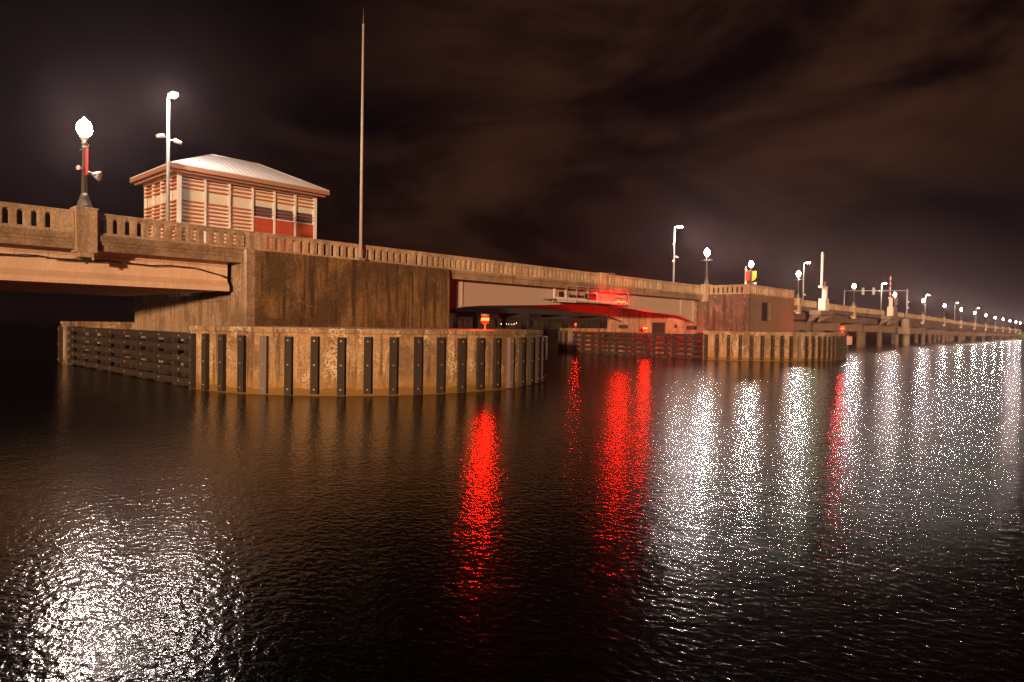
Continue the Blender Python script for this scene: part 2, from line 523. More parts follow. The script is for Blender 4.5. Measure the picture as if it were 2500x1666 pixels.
tag(jb.build('junction_box', M['black'], None, .015), 'small black junction box under the left lamp pedestal', 'junction box')

# ================================================================== left bascule pier
pl = thing('bascule_pier', 'dark stained concrete pier of the drawbridge below the mast', 'bridge pier', (25, 37, 0))
MB().box(17.8, 32.7, 36.3, 38.1, -1.5, 7.42).build('front_wall', M['pierwall'], pl, .03)
MB().box(17.28, 17.797, 36.3, 38.25, -1.5, 7.42).build('side_wall', M['pierside'], pl, .02)
bw = MB().box(17.8, 18.6, 38.103, 56, -1.5, 4.98)
bw.build('bearing_wall', M['pierside'], pl, .02)
MB().box(18.603, 32.4, 38.103, 57, -1.5, 7.25).build('core', M['pierside'], pl)
MB().box(17.62, 17.797, 38.3, 56, 4.55, 4.62).box(17.55, 17.797, 53.4, 54.6, -1, 4.545).build('ledge', M['pierside'], pl)
MB().box(17.28, 33.0, 36.72, 37.22, 7.423, 7.46).build('curb', M['fascia'], pl)
rail((17.2, YR), (18.46, YR), M['rail'], pl, ends=(.1, .95))
rail((18.50, YR), (29.63, YR), M['rail'], pl, ends=(.12, .2))
rail((29.63, YR), (32.96, YR), M['rail'], pl, ends=(.2, .06))
MB().box(17.3, 33.0, YF, YF + .3, 7.26, 8.4).build('far_parapet', M['rail'], pl)

# ================================================================== right bascule pier
pr_ = thing('bascule_pier', 'red lit concrete pier with corner railing and a louvred vent', 'bridge pier', (81, 40, 0))
MB().box(73.9, 74.3, 31.02, 37.4, -1.5, 7.45).build('side_wall', M['pierright'], pr_, .02)
fw = MB()
for (x0, x1, z0, z1) in ((74.303, 77.5, -1.5, 7.45), (80.3, 88.1, -1.5, 7.45), (77.5, 80.3, 6.62, 7.45), (77.5, 80.3, -1.5, 4.40)):
    fw.box(x0, x1, 31.0, 31.6, z0, z1)
fw.build('front_wall', M['pierplain'], pr_)
lv = MB().box(77.5, 80.3, 31.5, 31.58, 4.4, 6.62)
for k in range(14): lv.prism([(31.22, 4.42 + k * .158), (31.25, 4.42 + k * .158), (31.45, 4.53 + k * .158), (31.42, 4.53 + k * .158)], 77.5, 80.3, 'x')
lv.build('louvred_vent', M['louvre'], pr_)
MB().box(74.303, 88.1, 31.603, 37.4, -1.5, 7.35).build('core', M['pierplain'], pr_)
ch = MB().box(74.2, 74.9, 37.403, 41.9, -1.5, 6.5).box(74.2, 74.9, 43.9, 50.6, -1.5, 6.5).box(74.2, 74.9, 41.9, 43.9, 4.02, 6.5).box(74.2, 74.9, 41.9, 43.9, -1.5, 2.6)
ch.build('channel_wall', M['pierside'], pr_)
MB().box(74.903, 88, 37.403, 50.6, -1.5, 6.9).build('rear_core', M['pierplain'], pr_)
MB().box(74.5, 74.6, 41.9, 43.9, 2.6, 4.02).build('doorway', M['dark'], pr_)
MB().box(74.13, 74.197, 40.2, 40.55, 3.35, 3.8).build('hatch', M['louvre'], pr_)
for yb in (37.5, 47.3): MB().box(73.55, 74.197, yb, yb + 1.05, 3.2, 3.65).build('bearing_block', M['louvre'], pr_)
rail((74.1, 37.3), (74.1, 31.15), M['rail'], pr_, ends=(1.0, .55), pitch=.60)
rail((73.96, 31.15), (88.1, 31.15), M['rail'], pr_, ends=(.3, .2))
rail((88.0, 31.4), (88.0, 37.0), M['rail'], pr_, ends=(.2, .2))
MB().box(73.75, 74.65, 36.0, 36.9, 6.6, 8.58).box(73.7, 74.7, 35.95, 36.95, 8.58, 8.66).build('pedestal', M['rail'], pr_, .02)
MB().box(89.1, 90.0, 37.0, 37.9, 6.6, 8.50).build('lamp_pedestal', M['rail'], pr_, .02)
MB().box(74.9, 93.84, 37.4, 49.3, 6.95, 7.30).build('deck', M['viaduct'], pr_)
MB().box(73.9, 93.84, YF, YF + .3, 7.303, 8.4).build('far_parapet', M['rail'], pr_)
rail((88.3, 36.97), (93.84, 36.97), M['rail'], pr_, ZR, 8.45, ends=(.3, .1))

# ================================================================== bascule leaves (arched steel girders)
def under(x):
    """height of the girder's lower edge"""
    pts = [(32.7, 4.1), (34.2, 4.60), (35.3, 4.78), (37.3, 4.95), (43.9, 5.2), (48, 5.40), (53.3, 5.55), (58.9, 5.40), (63.4, 5.15), (70.6, 4.83), (74.0, 4.02), (75, 3.8)]
    for (a, za), (b, zb) in zip(pts[:-1], pts[1:]):
        if a <= x <= b: return lerp(za, zb, (x - a) / (b - a))
    return 4.

def leaf(x0, x1, label, side):
    t = thing('bascule_leaf', label, 'drawbridge leaf', ((x0 + x1) / 2, 43, 6))
    n = 22
    xs_ = [lerp(x0, x1, i / n) for i in range(n + 1)]
    for y, mt in ((37.87, 'steel'), (48.0, 'steelred')):
        g = MB().prism([(x0, 6.95), (x1, 6.95)][::-1] + [(x, under(x)) for x in xs_], y, y + .05)
        for a, b in zip(xs_[:-1], xs_[1:]):                      # lower flange follows the arch
            za, zb = under(a), under(b)
            vs = [(a, y - .2, za - .045), (b, y - .2, zb - .045), (b, y + .25, zb - .045), (a, y + .25, za - .045),
                  (a, y - .2, za), (b, y - .2, zb), (b, y + .25, zb), (a, y + .25, za)]
            g.add(vs, [(0, 3, 2, 1), (4, 5, 6, 7), (0, 1, 5, 4), (2, 3, 7, 6), (1, 2, 6, 5), (3, 0, 4, 7)])
        go = g.build('girder', M[mt], t)
        def stiff(a, b, c, d): MB().box(a, b, c, d, under((a + b) / 2) + .03, 6.94).build('stiffener', M[mt], go)
        for x in ((x0 + 1.6, x0 + 2.3) if side == 'l' else (x1 - 3.1, x1 - .25)):
            wd = .12 if side == 'l' or x > x1 - 1 else .55
            stiff(x - wd / 2, x + wd / 2, y - .14, y - .003)
        for x in ((x0 + 8.6, x0 + 15.0) if side == 'l' else (x0 + 7, x0 + 12)): stiff(x - .012, x + .012, y - .012, y - .002)
        for x in ((x0 + 5, x0 + 10, x0 + 15) if side == 'l' else (x0 + 4, x0 + 9, x0 + 14)): stiff(x - .03, x + .03, y + .053, y + .25)
    k = x0 + .5
    while k < x1 - .3:                                           # cross beams between the two girders
        MB().box(k - .012, k + .012, 37.925, 47.997, 6.2, 6.94).box(k - .14, k + .14, 37.925, 47.997, 6.16, 6.197).build('floor_beam', M['steelred'], t)
        k += 3.3
    for y in (40.4, 42.9, 45.5): MB().box(x0 + .1, x1 - .1, y - .06, y + .06, 6.5, 6.94).build('stringer', M['steelred'], t)
    MB().box(x0, x1, 37.3, 49.2, 6.953, 7.25).build('deck', M['steelred'], t)
    MB().box(x0 + .02, x1 - .02, 36.74, 37.3, 6.78, 7.40).box(x0 + .02, x1 - .02, 36.62, 36.74, 7.2, 7.43).box(x0 + .02, x1 - .02, 36.68, 36.74, 6.98, 7.19).build('edge_beam', M['fascia'], t, .012)
    MB().box(x0, x1, YF, YF + .25, 7.253, 8.4).build('far_parapet', M['rail'], t)
    return t

ll = leaf(33.02, 53.27, 'left drawbridge leaf with pale grey arched girder above the first red lamp', 'l')
rl = leaf(53.33, 73.86, 'right drawbridge leaf with grey arched girder next to the red lit pier', 'r')
rail((33.02, YR), (41.28, YR), M['rail'], ll, ends=(.06, .25))
rail((41.28, YR), (52.6, YR), M['rail'], ll, ends=(.25, .05))
MB().box(52.6, 53.27, YR - .26, YR + .22, 7.43, 8.60).build('end_post', M['rail'], ll, .015)
MB().box(53.33, 53.9, YR - .26, YR + .22, 7.43, 8.60).build('end_post', M['rail'], rl, .015)
rail((53.9, YR), (64.57, YR), M['rail'], rl, ends=(.05, .25))
rail((64.57, YR), (73.65, YR), M['rail'], rl, ends=(.25, .3))

# ================================================================== inspection platform on the leaf
ip = thing('inspection_platform', 'white metal inspection platform hung beside the leaf above the paired red lamps', 'platform', (50.5, 36.5, 5.6))
MB().box(45.0, 56.5, 36.1, 37.6, 5.72, 5.80).build('deck', M['galv'], ip)
MB().box(45.0, 49.3, 36.02, 36.097, 5.68, 5.92).box(45.2, 47.8, 36.04, 36.097, 5.50, 5.64).box(49.303, 56.5, 36.04, 36.097, 5.66, 5.82).build('toe_board', M['white'], ip)
MB().box(46, 56, 36.15, 36.3, 5.56, 5.717).box(46, 56, 37.2, 37.35, 5.56, 5.717).build('support_beam', M['steel'], ip)
for x in (46.45, 47.87, 49.65, 51.5, 53.4, 56.45):
    MB().box(x - .035, x + .035, 36.0, 36.07, 5.6, 7.02).build('post', M['galv'], ip)
for z in (6.99, 6.45):
    MB().tube((46.4, 36.12, z), (56.5, 36.12, z), .028, n=8).build('handrail', M['galv'], ip)
MB().tube((45.0, 36.12, 6.46), (46.4, 36.12, 6.46), .025, n=8).build('handrail', M['galv'], ip)
for x in (46.5, 48.2, 49.9, 51.6, 53.0):
    MB().box(x - .10, x + .10, 37.45, 37.6, 5.8, 6.93).build('hanger', M['white'], ip)
for x0, x1, z1 in ((48.6, 50.6, 6.25), (51.0, 52.6, 6.5), (47.0, 47.4, 6.5)):
    MB().box(x0, x1, 37.2, 37.42, 5.81, z1).box(x0 + .1, x1 - .1, 37.15, 37.197, 5.95, z1 - .15).build('equipment_case', M['black'], ip, .02)
ld = thing('ladder', 'thin grey ladder climbing the railing above the paired red lamps', 'ladder', (54.4, 36.5, 5.8))
for x in (54.12, 54.66): MB().tube((x, 36.5, 5.8), (x, 36.5, 8.62), .025, n=8).tube((x, 36.5, 8.62), (x, 36.97, 8.66), .025, n=8).build('side_rail', M['galv'], ld)
for k in range(9): MB().tube((54.12, 36.5, 5.95 + k * .3), (54.66, 36.5, 5.95 + k * .3), .018, n=6).build('rung', M['galv'], ld)

for xh in (54.34, 55.22): MB().box(xh - .03, xh + .03, 35.76, 36.1, 6.36, 6.42).build('lamp_bracket', M['galv'], ip)

# ================================================================== red navigation lights
def nav_light(p, label, stand=.45, hang=0, mat='navred', r=.19):
    x, y, z = p
    t = thing('navigation_light', label, 'signal lamp', (x, y, z - stand if not hang else z + hang), 'red navigation lights of the drawbridge')
    lens = MB().ball((x, y, z), r, 14, 0, 1.35).build('lens', M[mat], t)
    MB().lathe([(r * .99, -r * .38), (r * 1.03, -r * .30), (r * 1.03, r * .30), (r * .99, r * .38)], (x, y, z), 14).build('glare_band', M['navhot'], lens)  # added glowing ring that imitates the overexposed core of the lens
    MB().lathe([(r * 1.15, -.05), (r * 1.25, 0), (r * 1.1, .05)], (x, y, z + (r * 1.25 if not hang else r * 1.25)), 14).build('cap', M['galv'], t)
    if hang:
        MB().tube((x, y, z + r * 1.3 + .05), (x, y, z + hang), .025, n=8).build('hanger', M['galv'], t)
    else:
        MB().lathe([(.16, 0), (.16, .04), (.05, .06), (.05, stand - r * 1.3), (.10, stand - r * 1.2)], (x, y, z - stand), 12).build('stand', M['galv'], t)
    return t
nav_light((24.35, 24.25, 3.66), 'red lamp glowing on the rim of the near left concrete fender', .56, 0, 'navnear', .19)
nav_light((70.3, 53.0, 3.62), 'small dim red lamp on the far rounded fender end beyond the leaf', .42, 0, 'navdim', .10)
nav_light((66.62, 40.17, 3.28), 'red lamp on top of the dark timber fender of the right pier', .36, 0, 'navmid', .24)
nav_light((54.34, 35.80, 5.84), 'left one of the paired red lamps hanging at the edge of the platform', 0, .55, 'navred', .17)
nav_light((55.22, 35.80, 5.84), 'right one of the paired red lamps hanging at the edge of the platform', 0, .55, 'navred', .17)
nav_light((90.0, 25.6, 3.66), 'red lamp above the violet and orange sign on the right fender', .56, 0, 'navend')

# ================================================================== fenders
def nose(cx, cy, a, b, z1, sgn=-1, n=40, e=2.0):
    return [(cx - a * (1 if math.cos(th) > 0 else -1) * abs(math.cos(th)) ** (2 / e), cy + sgn * b * math.sin(th) ** (2 / e)) for th in [math.pi * i / n for i in range(n + 1)]]

def fender(label, near, far, panels, loc, greys, strip_pitch):
    t = thing('fender', label, 'fender', loc)
    for i, (cx, cy, a, b, sgn) in enumerate((near, far)):
        po = nose(cx, cy, a, b, 3.1, sgn, 64)
        MB().prism(po, -1.5, 2.86, 'z').prism([(cx + (x - cx) * 1.006, cy + (y - cy) * 1.006) for x, y in po], 2.863, 3.1, 'z').build('concrete_end', M['fender'], t, .03)
        # timber rubbing strips at even steps round the curve
        L = [0]
        for p, q in zip(po[:-1], po[1:]): L.append(L[-1] + math.hypot(q[0] - p[0], q[1] - p[1]))
        s, k = .45, 0
        while s < L[-1] - .3:
            j = max(i_ for i_ in range(len(L)) if L[i_] <= s); j = min(j, len(po) - 2)
            f = (s - L[j]) / (L[j + 1] - L[j])
            x, y = lerp(po[j][0], po[j + 1][0], f), lerp(po[j][1], po[j + 1][1], f)
            dx, dy = po[j + 1][0] - po[j][0], po[j + 1][1] - po[j][1]
            dl = math.hypot(dx, dy); dx /= dl; dy /= dl
            nx, ny = (dy, -dx) if sgn < 0 else (-dy, dx)
            mb = MB(); mb.M = Matrix(((dx, -nx, 0, x), (dy, -ny, 0, y), (0, 0, 1, 0), (0, 0, 0, 1)))
            zt = 2.72 + random.uniform(-.03, .03)
            mb.box(-.165, .165, -.21, .03, .06 + random.uniform(-.04, .04), zt)
            for zb in (2.52, 1.42, .30): mb.lathe([(.045, -.02), (.045, .012), (.02, .025)], (random.uniform(-.02, .02), 0, 0), 8, 1) if False else mb.tube((0, -.212, zb), (0, -.245, zb), .042, .03, 8, 1)
            mb.build('rubbing_strip', [M['timbergrey' if (i == 0 and k in greys) else 'timber'], M['bolt']], t)
            s += strip_pitch; k += 1
    for (x, y0, y1, face) in panels:
        for j in range(5):
            z0 = .10 + j * .575
            MB().box(x - .15, x + .15, y0, y1, z0, z0 + .32).build('waling', M['timberbar'], t, .012)
        MB().box(x - .2, x + .2, y0 - .35, y0 - .003, .0, 2.76).box(x - .2, x + .2, y1 + .003, y1 + .35, .0, 2.76).build('end_post', M['timbergrey'], t, .012)
        n = int((y1 - y0) / 2.45)
        for j in range(n):
            y = y0 + (j + .5) * (y1 - y0) / n
            mb = MB().box(x - .17 * face + .153 * face, x - .17 * face + .153 * face + .3 * face, y - .16, y + .16, -1.0, 2.6) if False else MB().box(min(x + .153 * face, x + .45 * face), max(x + .153 * face, x + .45 * face), y - .17, y + .17, -1.0, 2.6)
            mb.build('pile', M['timberbar'], t)
            sp = MB()
            for q in range(4): MB().box(x - .10, x + .10, y + .75, y + .98, .423 + q * .575, .672 + q * .575).build('spacer_block', M['timberbar'], t)
            for q in range(5):
                sp.tube((x - .15 * face, y, .26 + q * .575), (x - .19 * face, y, .26 + q * .575), .05, .04, 8)
            sp.build('bolt', M['bolt'], t)
    return t
fl = fender('large round concrete fender with dark timber strips below the stained pier', (24.1, 33.6, 10.9, 9.9, -1), (24.1, 56.2, 10.9, 8.0, 1),
            [(13.42, 33.9, 55.6, 1)], (23, 40, 0), (4, 15), 1.17)
fr = fender('farther concrete fender with timber walings along the channel under the red lit pier', (81.3, 33.0, 14.7, 9.3, -1), (81.3, 51.2, 14.7, 6.2, 1),
            [(66.66, 32.9, 50.6, 1)], (80, 42, 0), (9,), 1.16)

# ================================================================== gauge boards
def on_nose(cx, cy, a, b, th): return Vector((cx + a * math.cos(th), cy + b * math.sin(th), 0))
gb = thing('gauge_board', 'narrow white gauge board with red marks at the right edge of the near fender', 'sign', (31.95, 26.6, 1.3))
mb = MB(); mb.M = Matrix.Translation((31.80, 26.30, 0)) @ Matrix.Rotation(R(13), 4, 'Z')
mb.box(-.20, .20, -.02, .02, 1.25, 2.72); mb.build('board', M['white'], gb)
mb2 = MB(); mb2.M = mb.M
for k in range(11): mb2.box(-.17, (-.02 if k % 2 else .10), -.027, -.022, 1.32 + k * .125, 1.37 + k * .125)
mb2.build('mark', M['redpaint'], gb)
sg = thing('notice_board', 'small violet and orange notice board at the right end of the far fender', 'sign', (91.6, 26, 1.5))
mb = MB(); mb.M = Matrix.Translation((89.7, 25.1, 0)) @ Matrix.Rotation(R(-25), 4, 'Z') @ Matrix.Scale(.56, 4, (1, 0, 0))
mb.box(-1.2, 1.2, -.40, -.34, 1.64, 2.64); mb.build('board', M['white'], sg)
mb2 = MB(); mb2.M = mb.M
for k in range(3):
    for j in range(2): mb2.box(-1.14 + j * .76, -1.14 + j * .76 + .70, -.408, -.403, 1.68 + k * .31, 1.94 + k * .31, 0)
    mb2.box(.42, 1.14, -.408, -.403, 1.68 + k * .31, 1.94 + k * .31, 1)
mb2.build('notice_panel', [M['purple'], M['orange']], sg)
MB().tube((89.95, 24.9, .8), (89.95, 24.9, 2.85), .05, n=8).build('post', M['galv'], sg)

# ================================================================== control house
hs = thing('control_house', 'slatted control house with a pale hipped metal roof behind the left railing', 'building', (24, 52.8, 7.3))
X0, X1, Y0, Y1 = 18.61, 29.38, 49.5, 56.15
NB, NS = 6, 4
bx, by = (X1 - X0) / NB, (Y1 - Y0) / NS
MB().box(X0 - .1, X1 + .1, Y0 - .1, Y1 + .1, 5.0, 7.35).build('plinth', M['pierside'], hs)
MB().box(X0 + .5, X1 - .5, Y0 + .5, Y1 - .5, 7.353, 13.6).build('core_wall', M['cream'], hs)
for i in range(NB + 1):
    wd = .15 if i in (0, NB) else .085
    xc = X0 + i * bx
    MB().box(xc - wd, xc + wd, Y0 - .09, Y0 + .09, 7.353, 13.62).build('column', M['white'], hs, .008)
    if i in (0, NB):
        for j in range(1, NS + 1):
            y = Y0 + j * by
            MB().box(xc - .09, xc + .09, y - .10, y + .10, 7.353, 13.62).build('column', M['white'], hs, .008)
for i in range(NB):                                              # front bays
    a, b = X0 + i * bx + (.153 if i == 0 else .088), X0 + (i + 1) * bx - (.153 if i == NB - 1 else .088)
    sl = MB()
    z = 13.45
    while z > 12.62:
        sl.box(a, b, Y0 - .10, Y0 + .02, z - .10, z); z -= .29
    if i < 3:
        sl.build('slat', M['cedar'], hs); sl = MB()
        z = 11.95
        while z > 8.3:
            sl.box(a, b, Y0 - .10, Y0 + .02, z - .10, z); z -= .28
        sl.build('slat', M['cedar'], hs)
        MB().box(a, b, Y0 + .1, Y0 + .16, 11.55, 13.55).build('blind', M['cream'], hs)
        MB().box(a, b, Y0 + .1, Y0 + .16, 8.3, 11.547).build('wall_panel', M['white' if i % 2 else 'cream'], hs)
        MB().box(a, b, Y0 - .03, Y0 + .05, 7.353, 8.25).build('base_panel', M['white'], hs)
    else:
        sl.build('slat', M['cedar'], hs); sl = MB()
        sl.box(a, b, Y0 - .10, Y0 - .03, 11.98, 12.03).box(a, b, Y0 - .10, Y0 - .03, 11.72, 11.77)
        sl.build('slat', M['cedar'], hs)
        MB().box(a, b, Y0 + .06, Y0 + .12, 12.30, 13.55).build('blind', M['cream'], hs)
        wf = MB().box(a, b, Y0 - .02, Y0 + .10, 11.42, 11.50).box(a, a + .05, Y0 - .02, Y0 + .05, 11.5, 12.6).box(b - .05, b, Y0 - .02, Y0 + .05, 11.5, 12.6)
        wo = wf.build('window', M['white'], hs)
        MB().box(a + .05, b - .05, Y0 + .13, Y0 + .15, 11.5, 12.30).build('pane', M['glass'], wo)
        pn = MB().box(a, b, Y0 - .04, Y0 + .05, 7.353, 11.417)
        for k in range(1, 9): pn.box(a, b, Y0 - .043, Y0 - .0405, 7.353 + k * .45, 7.365 + k * .45, 1)
        for k in (1, 2): pn.box(a + k * (b - a) / 3, a + k * (b - a) / 3 + .01, Y0 - .043, Y0 - .0405, 7.36, 11.41, 1)
        pn.build('cladding', [M['redpanel'], M['joint']], hs)
for j in range(NS):                                              # left side bays
    a, b = Y0 + j * by + .11, Y0 + (j + 1) * by - .105
    sl = MB(); z = 13.45
    while z > 12.62: sl.box(X0 - .12, X0 + .05, a, b, z - .10, z); z -= .29
    sl.build('slat', M['cedarside'], hs); sl = MB(); z = 11.95
    while z > (9.7 if j > 1 else 8.3): sl.box(X0 - .12, X0 + .05, a, b, z - .10, z); z -= .28
    sl.build('slat', M['cedarside'], hs)
    MB().box(X0 + .12, X0 + .18, a, b, 8.3, 13.55).build('blind', M['cream'], hs)
    MB().box(X0 - .02, X0 + .1, a, b, 7.353, 8.25 if j < 2 else 9.4).build('base_panel', M['white'], hs)
# roof
ov = .85
rx0, rx1, ry0, ry1 = X0 - ov, X1 + ov, Y0 - ov, Y1 + ov
yc = (ry0 + ry1) / 2
hz, rz = 14.30, 16.40
rdg0, rdg1 = rx0 + 4.5, rx1 - 4.2
ro = MB()
ev = [(rx0, ry0, hz), (rx1, ry0, hz), (rx1, ry1, hz), (rx0, ry1, hz)]
ra, rb = (rdg0, yc, rz), (rdg1, yc, rz)
dn = lambda p: (p[0], p[1], p[2] - .06)
ro.add(ev + [ra, rb] + [dn(p) for p in ev], [(0, 1, 5, 4), (1, 2, 5), (2, 3, 4, 5), (3, 0, 4), (0, 6, 7, 1), (1, 7, 8, 2), (2, 8, 9, 3), (3, 9, 6, 0), (6, 9, 8, 7)])
def seam(p, q):
    p, q = Vector(p), Vector(q)
    ro.tube(p + Vector((0, 0, .015)), q + Vector((0, 0, .015)), .022, n=6)
k = rx0 + .4
while k < rx1 - .1:                                             # standing seams on the front slope, up to hip or ridge
    if k < rdg0: f = (k - rx0) / (rdg0 - rx0)
    elif k > rdg1: f = (rx1 - k) / (rx1 - rdg1)
    else: f = 1
    seam((k, ry0, hz), (k, lerp(ry0, yc, f), lerp(hz, rz, f)))
    k += .42
k = ry0 + .4
while k < ry1 - .1:
    f = 1 - abs(k - yc) / (yc - ry0)
    seam((rx0, k, hz), (lerp(rx0, rdg0, f), k, lerp(hz, rz, f)))
    seam((rx1, k, hz), (lerp(rx1, rdg1, f), k, lerp(hz, rz, f)))
    k += .42
for c_ in ev[:2]: seam(c_, ra if c_ is ev[0] else rb)
seam(ev[3], ra); seam(ra, rb)
ro.build('roof', M['roof'], hs)
fa = MB()
for (a, b, c, d) in ((rx0, rx1, ry0 - .03, ry0 + .03), (rx0, rx1, ry1 - .03, ry1 + .03), (rx0 - .03, rx0 + .03, ry0 + .03, ry1 - .03), (rx1 - .03, rx1 + .03, ry0 + .03, ry1 - .03)):
    fa.box(a, b, c, d, 13.93, 14.235)
for (a, b, c, d) in ((rx0 + .25, rx1 - .25, ry0 + .22, ry0 + .28), (rx0 + .22, rx0 + .28, ry0 + .3, ry1 - .3)): fa.box(a, b, c, d, 13.74, 13.88)
fa.build('fascia', M['soffit'], hs)
MB().box(rx0 + .035, rx1 - .035, ry0 + .035, ry1 - .035, 13.95, 14.02).build('eaves', M['soffit'], hs)
MB().box(X0 - .15, X1 + .15, Y0 - .12, Y1 + .12, 13.62, 13.947).build('top_beam', M['soffit'], hs)

# ================================================================== tall mast on the left pier
ms = thing('mast', 'very tall slender white mast standing on the ledge of the stained pier', 'mast', (25.05, 36.55, 7.42))
MB().box(24.80, 25.30, 36.32, 36.70, 7.425, 7.60).build('base_plate', M['galv'], ms, .01)
MB().tube((25.05, 36.52, 7.6), (25.05, 36.52, 22.6), .105, .065, 14).build('pole', M['mastgrey'], ms)
MB().tube((25.05, 36.52, 22.6), (25.05, 36.52, 22.72), .085, .085, 12).build('collar', M['galv'], ms)
MB().tube((25.05, 36.52, 22.72), (25.05, 36.52, 23.75), .03, .018, 8).build('tip', M['iron'], ms)

# ================================================================== lamp posts
def lamp_post(label):
    t = thing('lamp_post', label, 'street lamp', (0, 0, 0), 'globe lamp posts along the bridge railing')
    MB().lathe([(.34, 0), (.34, .10), (.29, .14), (.27, .34), (.20, .46), (.22, .52), (.16, .60), (.135, .72)], n=12).build('base', M['iron'], t)
    MB().lathe([(.13, .72), (.085, 3.05), (.12, 3.10), (.12, 3.16), (.08, 3.2), (.15, 3.36), (.17, 3.45)], n=12).build('shaft', M['iron'], t)
    MB().lathe([(.15, 3.45), (.27, 3.58), (.335, 3.80), (.31, 4.0), (.21, 4.17), (.09, 4.26), (.03, 4.36)], n=16).build('globe', M['lamp'], t)
    MB().tube((0, -.75, 2.92), (0, .75, 2.92), .022, n=8).tube((0, 0, 2.92), (0, 0, 2.98), .11, n=10).build('banner_arm', M['galv'], t)
    return t
first = lamp_post('nearest globe lamp post, with a red banner, on the pedestal left of the control house')
first.location = (9.52, 36.97, 8.68)
T = .0128
def vy(x): return YR + (x - 93.84) * T if x > 93.84 else YR
def vz(x):
    pts = [(88, 8.52), (94, 8.45), (106, 8.24), (124, 8.10), (204, 7.86), (272, 7.25), (365, 6.55), (495, 5.72), (560, 5.3)]
    for (a, za), (b, zb) in zip(pts[:-1], pts[1:]):
        if a <= x <= b: return lerp(za, zb, (x - a) / (b - a))
    return 8.52 if x < 88 else 5.3
LX = [106.8 + 32.55 * i for i in range(12)] + [491.9]
LX[1] = 138.2
ordn = ['first', 'second', 'third', 'fourth', 'fifth', 'sixth', 'seventh', 'eighth', 'ninth', 'tenth', 'eleventh', 'twelfth', 'last']
copy_tree(first, loc=(74.2, 36.45, 8.66), label='globe lamp post on the corner pedestal where the leaf meets the red lit pier')
copy_tree(first, loc=(89.55, 37.45, 8.5), label='globe lamp post with red and yellow banners behind the corner railing of the right pier')
for i, x in enumerate(LX):
    wd = ordn[i]
    lb = ('globe lamp post on the %s pedestal of the long viaduct beyond the right pier' % wd) if i < 12 else 'tiny lit globe lamp post at the far end of the long viaduct by the bank'
    copy_tree(first, loc=(x, vy(x) - .12, vz(x) + .12), label=lb)

# banners and loudspeakers
def banner(p, w, h, mat, label, ang=0, name='banner', shape='rect'):
    mb = MB(); mb.M = Matrix.Translation(p) @ Matrix.Rotation(ang, 4, 'Z')
    n = 8
    for i in range(n):
        a, b = w * i / n, w * (i + 1) / n
        f = lambda u: .04 * math.sin(u / w * 5)
        za, zb = (-h, -h) if shape == 'rect' else (-h * (1 - .35 * (a / w) ** 2), -h * (1 - .35 * (b / w) ** 2))
        mb.add([(a, f(a), 0), (b, f(b), 0), (b, f(b), zb), (a, f(a), za), (a, f(a) + .012, 0), (b, f(b) + .012, 0), (b, f(b) + .012, zb), (a, f(a) + .012, za)],
               [(0, 1, 2, 3), (7, 6, 5, 4), (0, 4, 5, 1), (3, 2, 6, 7), (0, 3, 7, 4), (1, 5, 6, 2)])
    return tag(mb.build(name, M[mat]), label, 'banner')
banner((9.52, 36.83, 11.55), .62, 1.30, 'red', 'red cloth banner hanging on the nearest lamp post at left', R(-90))
banner((89.55, 37.3, 11.38), .66, 1.35, 'yellow', 'yellow banner hanging right of the lamp post behind the right pier', R(-90), shape='curve')
banner((89.55, 38.25, 11.38), .66, 1.30, 'red', 'red banner hanging left of the lamp post behind the right pier', R(-90))
def horn(p, d, label, s=1.0):
    t = thing('loudspeaker', label, 'loudspeaker', p)
    p = Vector(p); d = Vector(d).normalized()
    MB().tube(p, p + d * .18 * s, .07 * s, .07 * s, 10).build('driver', M['galv'], t)
    MB().tube(p + d * .18 * s, p + d * .48 * s, .06 * s, .22 * s, 14).build('bell', M['white'], t)
horn((9.62, 36.85, 10.42), (.75, -.45, -.25), 'white horn loudspeaker on the nearest lamp post below its red banner', 1.15)
horn((9.42, 36.85, 10.52), (-.7, -.4, .1), 'small white horn pointing left on the nearest lamp post', .55)
horn((89.6, 37.3, 9.75), (.6, -.7, -.1), 'white horn loudspeaker below the yellow banner on the right pier', 1.2)

# ================================================================== tall road light poles on the far side
def light_pole(p, h, label, mat='led', cams=()):
    x, y, z = p
    t = thing('light_pole', label, 'street light', p, 'tall road light poles on the far side of the bridge')
    MB().tube((x, y, z), (x, y, z + h), .15, .10, 12).build('pole', M['galv'], t)
    MB().tube((x, y, z + h - .05), (x, y - .45, z + h + .05), .05, n=8).build('arm', M['galv'], t)
    hd = MB().box(x - .22, x + .22, y - 1.25, y - .4, z + h - .02, z + h + .10)
    ho = hd.build('luminaire', M['galv'], t, .03)
    MB().box(x - .20, x + .20, y - 1.2, y - .5, z + h - .19, z + h - .023).build('lens', M[mat], ho)
    for (dz, s) in cams:
        MB().tube((x, y, z + dz), (x + s * .5, y - .1, z + dz + .05), .03, n=8).tube((x + s * .35, y - .1, z + dz + .04), (x + s * .8, y - .25, z + dz - .1), .15, .11, 12).build('camera_housing', M['white'], t)
    return t
light_pole((17.45, 48.4, 7.3), 11.35, 'tall steel light pole in front of the left corner of the control house', 'led', ((8.55, -1), (8.4, 1)))
light_pole((87.9, 48.4, 7.3), 11.0, 'tall light pole with white cameras left of the corner pedestal lamp', 'led', ((8.4, -1), (6.6, 1), (5.9, -1)))
light_pole((144.8, 49.15, 6.9), 10.8, 'slim light pole with a greenish lamp beside the first viaduct lamp', 'ledgreen', ((4.0, 1),))
light_pole((211.5, 50.0, 6.6), 10.6, 'slim light pole rising through the signal gantry arm')
light_pole((275.5, 50.85, 6.1), 10.7, 'slim light pole just right of the fourth viaduct lamp')
